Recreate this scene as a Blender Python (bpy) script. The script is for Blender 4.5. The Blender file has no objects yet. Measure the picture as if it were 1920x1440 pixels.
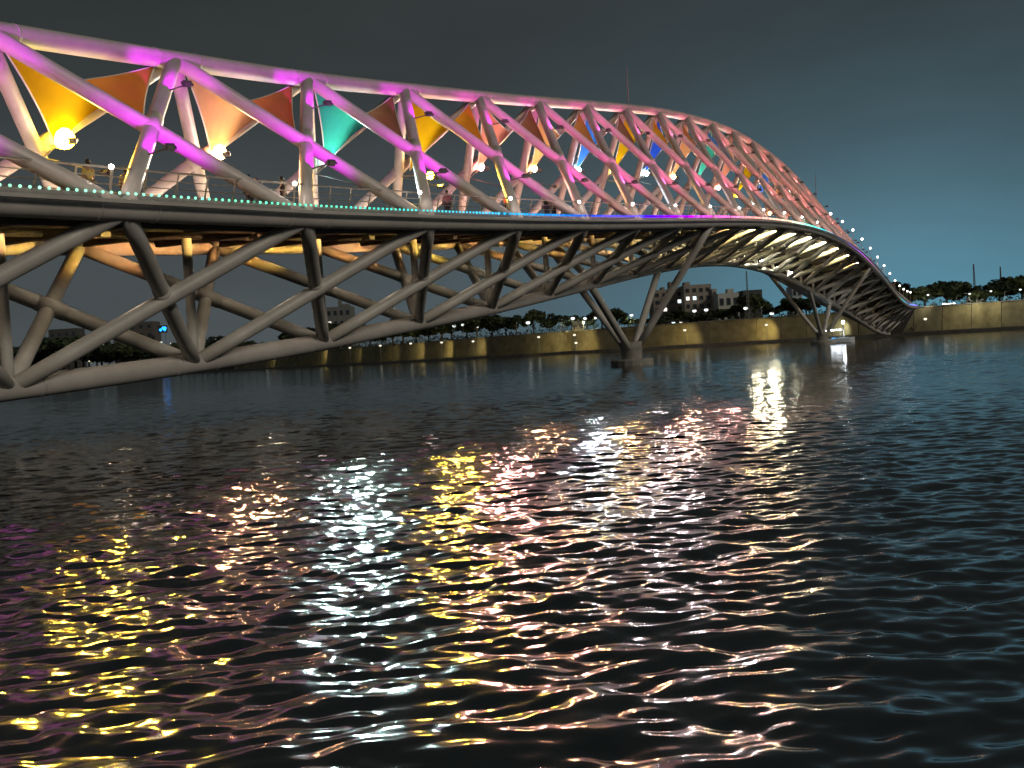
import bpy, bmesh, math, random
import numpy as np
from mathutils import Vector, Matrix

random.seed(7)
rng = np.random.default_rng(11)
scene = bpy.context.scene
col = scene.collection

# ------------------------------------------------------------------ camera
BAY = 10.0                       # one bay of the bridge truss, metres
FPX, YAW, PITCH, ROLL = 2105.0, math.radians(25.53), math.radians(-1.67), math.radians(-3.35)
CAM_H = 1.97
cy, sy, cp, sp, cr, sr = math.cos(YAW), math.sin(YAW), math.cos(PITCH), math.sin(PITCH), math.cos(ROLL), math.sin(ROLL)
FWD = Vector((cy*cp, sy*cp, sp))
R0 = Vector((sy, -cy, 0)); U0 = Vector((-cy*sp, -sy*sp, cp))
RGT = R0*cr + U0*sr
UPV = U0*cr - R0*sr
cam = bpy.data.cameras.new('camera')
cam.sensor_width = 36.0
cam.lens = FPX/1920*36
cam.clip_start = 0.1
cam.clip_end = 9000
camo = bpy.data.objects.new('camera', cam); col.objects.link(camo)
M = Matrix((RGT, UPV, -FWD)).transposed().to_4x4()
M.translation = (0, 0, CAM_H)
camo.matrix_world = M
scene.camera = camo
C0 = Vector((0, 0, CAM_H))

# ------------------------------------------------------------------ night sky
world = bpy.data.worlds.new('World'); scene.world = world; world.use_nodes = True
nt = world.node_tree; nt.nodes.clear()
def N(t, **kw):
    n = nt.nodes.new(t)
    for k, v in kw.items(): setattr(n, k, v)
    return n
wout = N('ShaderNodeOutputWorld'); bg = N('ShaderNodeBackground')
tc = N('ShaderNodeTexCoord')
GLOW = math.radians(5.0)         # azimuth of the lit city quarter past the bridge end
sky = N('ShaderNodeTexSky', sky_type='NISHITA', sun_disc=False)
sky.sun_elevation = math.radians(-6); sky.sun_rotation = math.radians(90) - GLOW
skymul = N('ShaderNodeMix', data_type='RGBA', blend_type='MULTIPLY'); skymul.inputs[0].default_value = 1
skymul.inputs[7].default_value = (0.004, 0.004, 0.004, 1)
nt.links.new(sky.outputs[0], skymul.inputs[6])
dot = N('ShaderNodeVectorMath', operation='DOT_PRODUCT')
dot.inputs[1].default_value = (math.cos(GLOW), math.sin(GLOW), 0)
nt.links.new(tc.outputs['Generated'], dot.inputs[0])
pos = N('ShaderNodeMath', operation='MAXIMUM'); pos.inputs[1].default_value = 0; nt.links.new(dot.outputs['Value'], pos.inputs[0])
az = N('ShaderNodeMath', operation='POWER'); az.inputs[1].default_value = 26; nt.links.new(pos.outputs[0], az.inputs[0])
sep = N('ShaderNodeSeparateXYZ'); nt.links.new(tc.outputs['Generated'], sep.inputs[0])
zc = N('ShaderNodeMath', operation='MAXIMUM'); zc.inputs[1].default_value = 0; nt.links.new(sep.outputs['Z'], zc.inputs[0])
zs = N('ShaderNodeMath', operation='MULTIPLY'); zs.inputs[1].default_value = -1/.14; nt.links.new(zc.outputs[0], zs.inputs[0])
ez = N('ShaderNodeMath', operation='EXPONENT'); nt.links.new(zs.outputs[0], ez.inputs[0])
gl = N('ShaderNodeMath', operation='MULTIPLY'); nt.links.new(az.outputs[0], gl.inputs[0]); nt.links.new(ez.outputs[0], gl.inputs[1])
el = N('ShaderNodeMapRange', interpolation_type='SMOOTHSTEP'); el.inputs['From Min'].default_value = 0.0; el.inputs['From Max'].default_value = 0.36
nt.links.new(sep.outputs['Z'], el.inputs['Value'])
hz = N('ShaderNodeMix', data_type='RGBA')
hz.inputs[6].default_value = (0.070, 0.083, 0.088, 1); hz.inputs[7].default_value = (0.029, 0.034, 0.035, 1)
nt.links.new(el.outputs[0], hz.inputs[0])
glowmix = N('ShaderNodeMix', data_type='RGBA', blend_type='ADD'); 
nt.links.new(hz.outputs[2], glowmix.inputs[6])
glowmix.inputs[7].default_value = (0.034, 0.215, 0.320, 1)
nt.links.new(gl.outputs[0], glowmix.inputs[0])
addn = N('ShaderNodeMix', data_type='RGBA', blend_type='ADD'); addn.inputs[0].default_value = 1
nt.links.new(glowmix.outputs[2], addn.inputs[6]); nt.links.new(skymul.outputs[2], addn.inputs[7])
cn = N('ShaderNodeTexNoise'); cn.inputs['Scale'].default_value = 2.6; cn.inputs['Detail'].default_value = 5; cn.inputs['Roughness'].default_value = .55
cm_ = N('ShaderNodeMapping'); cm_.inputs['Scale'].default_value = (1, 1, 3.0); nt.links.new(tc.outputs['Generated'], cm_.inputs[0]); nt.links.new(cm_.outputs[0], cn.inputs['Vector'])
cr_ = N('ShaderNodeMapRange'); cr_.inputs[1].default_value = .3; cr_.inputs[2].default_value = .7; cr_.inputs[3].default_value = .86; cr_.inputs[4].default_value = 1.14
nt.links.new(cn.outputs['Fac'], cr_.inputs[0])
hazy = N('ShaderNodeVectorMath', operation='SCALE'); nt.links.new(addn.outputs[2], hazy.inputs[0]); nt.links.new(cr_.outputs[0], hazy.inputs['Scale'])
nt.links.new(hazy.outputs[0], bg.inputs[0]); bg.inputs[1].default_value = 1.0
nt.links.new(bg.outputs[0], wout.inputs[0])

# added fill from behind the camera, lifting the near steelwork
sun = bpy.data.lights.new('fill_sun', 'SUN'); sun.energy = 0.75; sun.angle = math.radians(12); sun.color = (1, .90, .74)
suno = bpy.data.objects.new('fill_sun', sun); col.objects.link(suno)
suno.rotation_euler = Vector((0.25, 0.85, -0.42)).to_track_quat('-Z', 'Y').to_euler()

scene.view_settings.view_transform = 'Standard'
scene.view_settings.look = 'None'
scene.view_settings.exposure = 0.0
scene.view_settings.gamma = 1.0
scene.view_settings.use_curve_mapping = False
scene.render.engine = 'CYCLES'
scene.cycles.use_denoising = True
try: scene.cycles.denoiser = 'OPENIMAGEDENOISE'
except Exception: pass
scene.cycles.use_light_tree = True
scene.cycles.max_bounces = 5
scene.cycles.diffuse_bounces = 2
scene.cycles.glossy_bounces = 3
scene.cycles.sample_clamp_indirect = 6
scene.cycles.sample_clamp_direct = 0
scene.cycles.caustics_reflective = False
scene.cycles.caustics_refractive = False

# ------------------------------------------------------------------ helpers
def tag(o, label=None, cat=None, group=None, kind=None):
    if label: o['label'] = label
    if cat: o['category'] = cat
    if group: o['group'] = group
    if kind: o['kind'] = kind
    return o
def empty(name, loc=(0, 0, 0), rz=0):
    o = bpy.data.objects.new(name, None); col.objects.link(o)
    o.location = loc; o.rotation_euler = (0, 0, rz); o.empty_display_size = .2
    return o
def link(name, mesh, parent=None, loc=None):
    o = bpy.data.objects.new(name, mesh); col.objects.link(o)
    if parent: o.parent = parent
    if loc is not None: o.location = loc
    return o
class MB:
    def __init__(s): s.v = []; s.f = []
    def box(s, c, d, rot=None):
        c = Vector(c); i = len(s.v)
        for a in (-1, 1):
            for b in (-1, 1):
                for e in (-1, 1):
                    p = Vector((a*d[0]/2, b*d[1]/2, e*d[2]/2))
                    if rot is not None: p = rot @ p
                    s.v.append(tuple(c+p))
        for q in ((0, 1, 3, 2), (4, 6, 7, 5), (0, 4, 5, 1), (2, 3, 7, 6), (0, 2, 6, 4), (1, 5, 7, 3)):
            s.f.append(tuple(i+j for j in q))
        return s
    def tube(s, pts, r, seg=12, cap=True):
        pts = [Vector(p) for p in pts]; n = len(pts)
        rr = r if isinstance(r, (list, tuple)) else [r]*n
        t0 = (pts[1]-pts[0]).normalized()
        ref = Vector((0, 0, 1)) if abs(t0.z) < .9 else Vector((1, 0, 0))
        a = t0.cross(ref).normalized()
        base = len(s.v)
        for i, p in enumerate(pts):
            t = (pts[min(i+1, n-1)]-pts[max(i-1, 0)]).normalized()
            a = (a - t*a.dot(t)).normalized(); b = t.cross(a)
            for j in range(seg):
                w = 2*math.pi*j/seg
                s.v.append(tuple(p + (a*math.cos(w)+b*math.sin(w))*rr[i]))
        for i in range(n-1):
            for j in range(seg):
                q = base+i*seg; k = (j+1) % seg
                s.f.append((q+j, q+k, q+seg+k, q+seg+j))
        if cap:
            s.f.append(tuple(base+j for j in range(seg-1, -1, -1)))
            s.f.append(tuple(base+(n-1)*seg+j for j in range(seg)))
        return s
    def ball(s, c, r, nu=10, nv=6, sc=(1, 1, 1)):
        c = Vector(c); i = len(s.v)
        s.v.append(tuple(c+Vector((0, 0, -r*sc[2]))))
        for a in range(1, nv):
            th = -math.pi/2+math.pi*a/nv
            for b in range(nu):
                ph = 2*math.pi*b/nu
                s.v.append(tuple(c+Vector((r*sc[0]*math.cos(th)*math.cos(ph), r*sc[1]*math.cos(th)*math.sin(ph), r*sc[2]*math.sin(th)))))
        s.v.append(tuple(c+Vector((0, 0, r*sc[2])))); top = len(s.v)-1
        for b in range(nu):
            k = (b+1) % nu
            s.f.append((i, i+1+k, i+1+b))
            for a in range(nv-2):
                q = i+1+a*nu
                s.f.append((q+b, q+k, q+nu+k, q+nu+b))
            q = i+1+(nv-2)*nu
            s.f.append((q+b, q+k, top))
        return s
    def quad(s, a, b, c, d):
        i = len(s.v); s.v += [tuple(a), tuple(b), tuple(c), tuple(d)]; s.f.append((i, i+1, i+2, i+3)); return s
    def prism(s, poly, ext):
        ext = Vector(ext); i = len(s.v); n = len(poly)
        s.v += [tuple(Vector(p)) for p in poly] + [tuple(Vector(p)+ext) for p in poly]
        s.f.append(tuple(i+j for j in range(n-1, -1, -1))); s.f.append(tuple(i+n+j for j in range(n)))
        for j in range(n): k = (j+1) % n; s.f.append((i+j, i+k, i+n+k, i+n+j))
        return s
    def mesh(s, mat, smooth=False):
        me = bpy.data.meshes.new('m'); me.from_pydata(s.v, [], s.f)
        if mat: me.materials.append(mat)
        if smooth: me.polygons.foreach_set('use_smooth', [len(f) <= 4 for f in s.f])
        me.update(); return me
    def build(s, name, mat, parent=None, smooth=False, loc=None):
        return link(name, s.mesh(mat, smooth), parent, loc)

# ------------------------------------------------------------------ materials
def mat(name, color, rough=.6, metal=0, noise=0, nscale=3, bump=0, bscale=30, spec=.5, noise_col=None, em=None, es=0):
    m = bpy.data.materials.new(name); m.use_nodes = True
    t = m.node_tree; b = t.nodes['Principled BSDF']
    b.inputs['Base Color'].default_value = (*color, 1)
    b.inputs['Roughness'].default_value = rough; b.inputs['Metallic'].default_value = metal
    b.inputs['Specular IOR Level'].default_value = spec
    if em:
        b.inputs['Emission Color'].default_value = (*em, 1); b.inputs['Emission Strength'].default_value = es
    if noise or bump:
        co = t.nodes.new('ShaderNodeTexCoord')
    if noise:
        n = t.nodes.new('ShaderNodeTexNoise'); n.inputs['Scale'].default_value = nscale; n.inputs['Detail'].default_value = 6
        n.inputs['Roughness'].default_value = .65
        t.links.new(co.outputs['Object'], n.inputs['Vector'])
        r = t.nodes.new('ShaderNodeMapRange'); r.inputs[1].default_value = .35; r.inputs[2].default_value = .68
        t.links.new(n.outputs['Fac'], r.inputs[0])
        mx = t.nodes.new('ShaderNodeMix'); mx.data_type = 'RGBA'
        nc = noise_col or tuple(c*(1-noise) for c in color)
        mx.inputs[6].default_value = (*color, 1); mx.inputs[7].default_value = (*nc, 1)
        t.links.new(r.outputs[0], mx.inputs[0]); t.links.new(mx.outputs[2], b.inputs['Base Color'])
    if bump:
        n2 = t.nodes.new('ShaderNodeTexNoise'); n2.inputs['Scale'].default_value = bscale; n2.inputs['Detail'].default_value = 4
        t.links.new(co.outputs['Object'], n2.inputs['Vector'])
        bp = t.nodes.new('ShaderNodeBump'); bp.inputs['Strength'].default_value = bump; bp.inputs['Distance'].default_value = .05
        t.links.new(n2.outputs['Fac'], bp.inputs['Height']); t.links.new(bp.outputs[0], b.inputs['Normal'])
    return m
def emat(name, color, strength):
    m = bpy.data.materials.new(name); m.use_nodes = True
    t = m.node_tree; t.nodes.clear()
    e = t.nodes.new('ShaderNodeEmission'); e.inputs[0].default_value = (*color, 1); e.inputs[1].default_value = strength
    o = t.nodes.new('ShaderNodeOutputMaterial'); t.links.new(e.outputs[0], o.inputs[0])
    return m
def fabric(name, color):
    m = bpy.data.materials.new(name); m.use_nodes = True
    t = m.node_tree; t.nodes.clear()
    o = t.nodes.new('ShaderNodeOutputMaterial'); mx = t.nodes.new('ShaderNodeMixShader'); mx.inputs[0].default_value = .3
    a = t.nodes.new('ShaderNodeBsdfDiffuse'); b = t.nodes.new('ShaderNodeBsdfTranslucent')
    co = t.nodes.new('ShaderNodeTexCoord'); n = t.nodes.new('ShaderNodeTexNoise'); n.inputs['Scale'].default_value = 1.3; n.inputs['Detail'].default_value = 5
    t.links.new(co.outputs['Object'], n.inputs['Vector'])
    c = t.nodes.new('ShaderNodeMix'); c.data_type = 'RGBA'
    c.inputs[6].default_value = (*color, 1); c.inputs[7].default_value = (*[x*.78 for x in color], 1)
    t.links.new(n.outputs['Fac'], c.inputs[0])
    w = t.nodes.new('ShaderNodeTexWave'); w.inputs['Scale'].default_value = .55; w.inputs['Distortion'].default_value = 3.0; w.inputs['Detail'].default_value = 3
    t.links.new(co.outputs['Object'], w.inputs['Vector'])
    bp = t.nodes.new('ShaderNodeBump'); bp.inputs['Strength'].default_value = .12; bp.inputs['Distance'].default_value = .1
    t.links.new(w.outputs['Fac'], bp.inputs['Height']); t.links.new(bp.outputs[0], a.inputs['Normal'])
    t.links.new(c.outputs[2], a.inputs[0]); t.links.new(c.outputs[2], b.inputs[0])
    t.links.new(a.outputs[0], mx.inputs[1]); t.links.new(b.outputs[0], mx.inputs[2]); t.links.new(mx.outputs[0], o.inputs[0])
    return m

STEEL = mat('painted steel', (.64, .61, .57), .42, noise=.2, nscale=.8, bump=.08, bscale=6)
STEEL2 = mat('painted steel chord', (.62, .58, .55), .45, noise=.22, nscale=.5, bump=.08, bscale=5)
DARK = mat('dark steel', (.07, .065, .06), .6, noise=.4, nscale=2)
RAILM = mat('rail steel', (.5, .48, .42), .35, metal=.6, noise=.2, nscale=4)
DECKM = mat('deck underside', (.11, .09, .075), .8, noise=.4, nscale=1.5)
DECKTOP = mat('deck paving', (.3, .28, .26), .7, noise=.3, nscale=3)
FASCIA = mat('fascia', (.30, .28, .27), .6, noise=.3, nscale=2)
CONC = mat('concrete', (.42, .38, .31), .85, noise=.4, nscale=.35, bump=.4, bscale=2)
CONC2 = mat('pier concrete', (.40, .38, .34), .85, noise=.4, nscale=1.2, bump=.3, bscale=5)
WALLM = mat('bank wall', (.50, .42, .23), .9, noise=.6, nscale=.35, bump=.8, bscale=1.2, noise_col=(.26, .22, .11))
WALLM2 = mat('bank wall pale', (.40, .35, .22), .9, noise=.5, nscale=.3, bump=.5, bscale=1.2, noise_col=(.24, .2, .12))
GRND = mat('bank ground', (.12, .11, .08), .95, noise=.5, nscale=.2)
QUAYM = mat('quay paving', (.22, .2, .16), .9, noise=.4, nscale=.5)

# ------------------------------------------------------------------ bridge geometry
KS = list(range(-4, 26))
def table(vals, k0=-4):
    xs = np.arange(k0, k0+len(vals)); v = np.array(vals)
    # natural cubic spline
    n = len(v); A = np.zeros((n, n)); b = np.zeros(n); A[0, 0] = A[-1, -1] = 1
    for i in range(1, n-1):
        A[i, i-1:i+2] = (1, 4, 1); b[i] = 6*(v[i-1]-2*v[i]+v[i+1])
    m = np.linalg.solve(A, b)
    def f(k):
        i = int(min(max(math.floor(k-k0), 0), n-2)); t = k-k0-i
        return (v[i]*(1-t)+v[i+1]*t + ((1-t)**3-(1-t))*m[i]/6 + (t**3-t)*m[i+1]/6)
    return f
zT = table([1.02, 1.105, 1.188, 1.275, 1.374, 1.483, 1.613, 1.749, 1.891, 2.037, 2.179, 2.315, 2.424, 2.511, 2.570, 2.584, 2.565, 2.519, 2.433, 2.32, 2.175, 2.04, 1.93, 1.815, 1.68, 1.54, 1.40, 1.27, 1.14, 1.02, .95])
zL = table([.49, .53, .572, .617, .665, .725, .79, .861, .937, 1.017, 1.097, 1.173, 1.24, 1.292, 1.327, 1.342, 1.336, 1.308, 1.258, 1.185, 1.098, .998, .892, .783, .68, .605, .56, .54, .54, .545, .55])
zB = table([-.165, -.125, -.08, -.03, .03, .108, .205, .302, .414, .53, .647, .75, .835, .893, .92, .915, .885, .835, .768, .685, .594, .499, .402, .305, .206, .105, .01, -.06, -.10, -.12, -.13])
def wv(k): u = (k-11.84)/12; return .86838-.24427*u*u+.0195*u**4
LATC = 3.434
def PW(k, lat, z): return Vector(((k+3.919)*BAY, lat*BAY, z*BAY+CAM_H))
def PT(k): return PW(k, LATC, zT(k))
def PE(k): return PW(k, LATC-wv(k), zL(k)-.06)
def PF(k): return PW(k, LATC+wv(k), zL(k)-.06)
def PB(k): return PW(k, LATC, zB(k))
def deck_z(k): return (zL(k))*BAY+CAM_H-.06
def on_deck(k, lat): return Vector(((k+3.919)*BAY, lat*BAY, deck_z(k)))
K0, K1 = -4.0, 25.4
R_T, R_E, R_B, R_D = .41, .38, .45, .32

# camera-free helpers for surveyed positions: a point at image column x, depth Y (m) and height z
def ground_at(x, Y, z):
    u = (x-960)/FPX
    v = ((z-CAM_H)/Y - FWD.z - u*RGT.z)/UPV.z
    return C0 + Y*(FWD+u*RGT+v*UPV)
def height_at(x, y, Y):
    u = (x-960)/FPX; v = (720-y)/FPX
    return C0 + Y*(FWD+u*RGT+v*UPV)

# ------------------------------------------------------------------ water
def make_water():
    az0 = YAW
    fine = np.arange(-36, 36.001, .115)
    left = np.concatenate([np.arange(36.8, 60, 1.0), np.arange(60, 180, 5.0)])
    ang = np.concatenate([-left[::-1], fine, left]); ang = np.radians(ang)+az0
    r = [1.2]; 
    while r[-1] < 260: r.append(r[-1]*1.0042)
    while r[-1] < 6000: r.append(r[-1]*1.12)
    r = np.array(r)
    nr, na = len(r), len(ang)
    X = (r[:, None]*np.cos(ang)[None]).astype(np.float32); Y = (r[:, None]*np.sin(ang)[None]).astype(np.float32)
    Z = np.zeros_like(X)
    # cell size at each ring, waves shorter than a few cells fade out there
    cell = np.maximum(r*np.radians(.115), np.gradient(r)*.6)
    wind = az0 + math.pi + math.radians(6)
    nw = 140
    for i in range(nw):
        lam = .15*(8.0)**rng.random()            # .15 .. 1.2 m
        th = wind + rng.normal(0, .70)
        k = 2*math.pi/lam
        # slope budget per component
        slope = .125/math.sqrt(nw)*1.4142 * (1.0 if lam < .5 else (.5/lam)**.4)
        amp = slope/k
        fade = np.clip((lam/cell-2.2)/2.0, 0, 1).astype(np.float32)
        m = fade > 0
        if not m.any(): continue
        ph = k*(X[m]*math.cos(th)+Y[m]*math.sin(th)) + rng.random()*6.283
        Z[m] += amp*fade[m][:, None]*np.sin(ph)
    # patches of calmer and rougher water
    gust = 1 + .35*np.sin(X*.11+1.3*np.sin(Y*.07))*np.sin(Y*.13+.9)
    Z *= gust
    Zs = Z.copy()
    verts = np.stack([X, Y, Zs], -1).reshape(-1, 3)
    verts = np.concatenate([verts, [[0, 0, 0]]])
    i, j = np.meshgrid(np.arange(nr-1), np.arange(na), indexing='ij')
    j2 = (j+1) % na
    quads = np.stack([i*na+j, (i+1)*na+j, (i+1)*na+j2, i*na+j2], -1).reshape(-1, 4)
    jj = np.arange(na); tris = np.stack([np.full(na, nr*na), jj, (jj+1) % na], -1)
    me = bpy.data.meshes.new('m')
    nq, ntr = len(quads), len(tris)
    me.vertices.add(len(verts)); me.vertices.foreach_set('co', verts.astype(np.float32).ravel())
    me.loops.add(nq*4+ntr*3); me.loops.foreach_set('vertex_index', np.concatenate([quads.ravel(), tris.ravel()]).astype(np.int32))
    me.polygons.add(nq+ntr)
    me.polygons.foreach_set('loop_start', np.concatenate([np.arange(nq)*4, nq*4+np.arange(ntr)*3]).astype(np.int32))
    me.polygons.foreach_set('use_smooth', np.ones(nq+ntr, dtype=bool))
    me.update(calc_edges=True); me.validate()
    m = bpy.data.materials.new('river water'); m.use_nodes = True
    t = m.node_tree; b = t.nodes['Principled BSDF']
    b.inputs['Base Color'].default_value = (.006, .009, .009, 1)
    b.inputs['Roughness'].default_value = .11
    b.inputs['IOR'].default_value = 2.3
    co = t.nodes.new('ShaderNodeTexCoord')
    mp = t.nodes.new('ShaderNodeMapping'); mp.inputs['Rotation'].default_value = (0, 0, -az0); mp.inputs['Scale'].default_value = (1.0, .5, 1)
    t.links.new(co.outputs['Object'], mp.inputs[0])
    n1 = t.nodes.new('ShaderNodeTexNoise'); n1.inputs['Scale'].default_value = 5.5; n1.inputs['Detail'].default_value = 3
    t.links.new(mp.outputs[0], n1.inputs['Vector'])
    bp = t.nodes.new('ShaderNodeBump'); bp.inputs['Strength'].default_value = .2; bp.inputs['Distance'].default_value = .02
    t.links.new(n1.outputs['Fac'], bp.inputs['Height']); t.links.new(bp.outputs[0], b.inputs['Normal'])
    me.materials.append(m)
    o = link('water', me); tag(o, 'dark rippled river water reflecting the coloured bridge lights', kind='structure')
make_water()

# ------------------------------------------------------------------ far bank
BX = [(3300, 195), (2600, 225), (2250, 245), (1900, 265), (1720, 284), (1580, 292), (1440, 302), (1250, 316), (1000, 340), (700, 425), (450, 600), (100, 850), (-600, 1300), (-1600, 2200)]
_bx = np.array([b[0] for b in BX][::-1], float); _by = np.array([b[1] for b in BX][::-1], float)
def bankY(x): return float(np.interp(x, _bx, _by))
WALL_TOP, QUAY_Z = 7.0, .95
bank = [ground_at(x, y, 0) for x, y in BX]
# resample smoothly
def resample(pts, step):
    out = [pts[0].copy()]
    for a, b in zip(pts[:-1], pts[1:]):
        n = max(1, int((b-a).length/step))
        for i in range(1, n+1): out.append(a.lerp(b, i/n))
    return out
def smooth(pts, it):
    for _ in range(it):
        q = [p.copy() for p in pts]
        for i in range(1, len(pts)-1): q[i] = (pts[i-1]+pts[i]*2+pts[i+1])/4
        pts = q
    return pts
bank = smooth(resample(bank, 8), 30)
def offs(pts, d):
    out = []
    for i, p in enumerate(pts):
        t = (pts[min(i+1, len(pts)-1)]-pts[max(i-1, 0)]); t.z = 0; t.normalize()
        n = Vector((t.y, -t.x, 0))
        if n.dot(Vector((cy, sy, 0))) < 0: n = -n
        out.append(p+n*d)
    return out
def ribbon(a, za, b, zb):
    m = MB()
    for p, q in zip(a, b): m.v += [(p.x, p.y, za), (q.x, q.y, zb)]
    for i in range(len(a)-1): m.f.append((2*i, 2*i+2, 2*i+3, 2*i+1))
    return m
b0, b1, b2, b3 = bank, offs(bank, 9), offs(bank, 10.2), offs(bank, 30)
q = ribbon(b0, -1.5, b0, QUAY_Z); q.build('quay_face', CONC, None)
tag(bpy.data.objects['quay_face'], kind='structure')
tag(ribbon(b0, QUAY_Z, b1, QUAY_Z).build('quay', QUAYM), kind='structure')
far_out = [p+Vector((cy, sy, 0))*4000 for p in b2]
tag(ribbon(b2, WALL_TOP, far_out, WALL_TOP).build('ground', GRND), kind='structure')
# retaining wall in panels
wall = empty('retaining_wall', (b1[40].x, b1[40].y, 0)); tag(wall, 'long sand coloured retaining wall lit along the far river bank', 'wall')
wl = wall.location
core = ribbon(offs(bank, 9.25), QUAY_Z, offs(bank, 10.5), WALL_TOP-.05); core.v = [tuple(Vector(v)-wl) for v in core.v]
core.build('wall_core', DARK, wall)
fine_b = resample(bank, 2.0)
# walk along at 8 m pitch
def walk(pts, pitch, gap):
    L = [0]
    for a, b in zip(pts[:-1], pts[1:]): L.append(L[-1]+(b-a).length)
    L = np.array(L); P = np.array([tuple(p) for p in pts])
    out = []; s = 0
    while s+pitch < L[-1]:
        f = lambda x: Vector([np.interp(x, L, P[:, c]) for c in range(3)])
        out.append((f(s+gap/2), f(s+pitch-gap/2))); s += pitch
    return out
cnt = 0
for a, b in walk(bank, 7.0, .12):
    if (a-C0).length > 640: break
    lo, hi = offs([a, b], 9.0+random.uniform(-.04, .04)), offs([a, b], 10.2+random.uniform(-.05, .05))
    bk = offs([a, b], 10.6)
    m = MB(); zt = WALL_TOP + random.uniform(-.05, .05)
    P_ = [Vector((lo[0].x, lo[0].y, QUAY_Z)), Vector((lo[1].x, lo[1].y, QUAY_Z)), Vector((hi[1].x, hi[1].y, zt)), Vector((hi[0].x, hi[0].y, zt))]
    Q_ = [Vector((bk[0].x, bk[0].y, QUAY_Z)), Vector((bk[1].x, bk[1].y, QUAY_Z)), Vector((bk[1].x, bk[1].y, zt)), Vector((bk[0].x, bk[0].y, zt))]
    m.v = [tuple(p-wl) for p in P_+Q_]
    m.f = [(0, 1, 2, 3), (7, 6, 5, 4), (0, 4, 5, 1), (1, 5, 6, 2), (2, 6, 7, 3), (3, 7, 4, 0)]
    m.build('wall_panel', WALLM if random.random() < .7 else WALLM2, wall); cnt += 1
cap = MB(); cpts = offs(bank, 10.5)
cap.tube([Vector((p.x, p.y, WALL_TOP+.12))-wl for p in cpts if (p-C0).length < 700], .2, 4)
cap.build('coping', CONC, wall)

# ------------------------------------------------------------------ footbridge
bridge = empty('footbridge', (PW(0, LATC, 0).x, PW(0, LATC, 0).y, 0))
tag(bridge, 'long white tubular steel footbridge with coloured fabric sails over the river', 'bridge')
BO = bridge.location.copy()
def part(mb, name, material, parent=bridge, smooth=False):
    mb.v = [tuple(Vector(v)-BO) for v in mb.v]
    return mb.build(name, material, parent, smooth)
def krange(a, b, st):
    n = int(round((b-a)/st)); return [a+(b-a)*i/n for i in range(n+1)]
part(MB().tube([PT(k) for k in krange(K0, K1, .2)], R_T, 20), 'top_chord', STEEL2, smooth=True)
part(MB().tube([PE(k) for k in krange(K0, K1, .2)], R_E, 20), 'edge_chord', STEEL2, smooth=True)
part(MB().tube([PF(k) for k in krange(K0, K1, .2)], R_E, 20), 'edge_chord', STEEL2, smooth=True)
part(MB().tube([PB(k) for k in krange(K0, 24.6, .2)], R_B, 20), 'bottom_chord', STEEL2, smooth=True)
def member(a, b, r, name, material=STEEL, seg=14):
    d = (b-a); n = 6
    return part(MB().tube([a.lerp(b, i/n) for i in range(n+1)], r, seg), name, material, smooth=True)
for k in range(-4, 25):
    for PS in (PE, PF):
        member(PS(k), PT(k+1), R_D, 'upper_diagonal')
        member(PT(k), PS(k+1), R_D, 'upper_diagonal')
        member(PS(k), PB(k+1), R_D, 'lower_diagonal')
        member(PB(k), PS(k+1), R_D, 'lower_diagonal')
# sleeves where the members cross and at the chord nodes
def sleeve(p, d, r, L, name='joint_sleeve'):
    d = d.normalized(); part(MB().tube([p-d*L/2, p+d*L/2], r, 14), name, STEEL, smooth=True)
for k in range(-4, 25):
    for PS in (PE, PF):
        a, b = PS(k), PT(k+1); x = a.lerp(b, .5)
        sleeve(x, b-a, R_D+.035, 1.3)
        a, b = PS(k), PB(k+1)
        sleeve(a.lerp(b, .5), b-a, R_D+.035, 1.2)
for k in range(-3, 25):
    for PS, r_ in ((PT, R_T), (PE, R_E), (PB, R_B)):
        for e in (-.13, .13):
            d_ = PS(k+e+.02)-PS(k+e-.02); sleeve(PS(k+e), d_, r_+.022, .10, 'chord_collar')
# deck: slab, cross beams, hanger posts
def edge_lat(k, s, inset): return LATC + s*(wv(k)-inset/BAY)
dm = MB(); ks = krange(K0, K1, .25)
for k in ks:
    zt = deck_z(k)
    for s in (-1, 1):
        p = PW(k, edge_lat(k, s, .35), 0)
        dm.v += [(p.x, p.y, zt), (p.x, p.y, zt-.22)]
for i in range(len(ks)-1):
    a = 4*i; b = a+4
    dm.f += [(a, b, b+2, a+2), (a+1, a+3, b+3, b+1), (a, a+1, b+1, b), (a+2, b+2, b+3, a+3)]
dm.f += [(0, 2, 3, 1), (4*(len(ks)-1), 4*(len(ks)-1)+1, 4*(len(ks)-1)+3, 4*(len(ks)-1)+2)]
part(dm, 'deck_slab', DECKM)
for s in (-1, 1):
    fm = MB()
    for k in ks:
        a = PW(k, edge_lat(k, s, .30), 0); b = PW(k, edge_lat(k, s, .12), 0); zt = deck_z(k)
        fm.v += [(a.x, a.y, zt+.03), (b.x, b.y, zt+.03), (b.x, b.y, zt-.36), (a.x, a.y, zt-.36)]
    for i in range(len(ks)-1):
        for j in range(4):
            a = 4*i+j; b = 4*i+(j+1) % 4
            fm.f.append((a, a+4, b+4, b) if s < 0 else (a, b, b+4, a+4))
    part(fm, 'fascia', FASCIA)
for kk in range(-8, 51):
    k = kk/2
    a, b = PE(k), PF(k)
    a = a+Vector((0, .3, .02)); b = b+Vector((0, -.3, .02))
    mid = (a+b)/2
    part(MB().box(mid+Vector((0, 0, .14)), (.32, (b-a).length, .34)), 'crossbeam', DARK)
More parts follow.
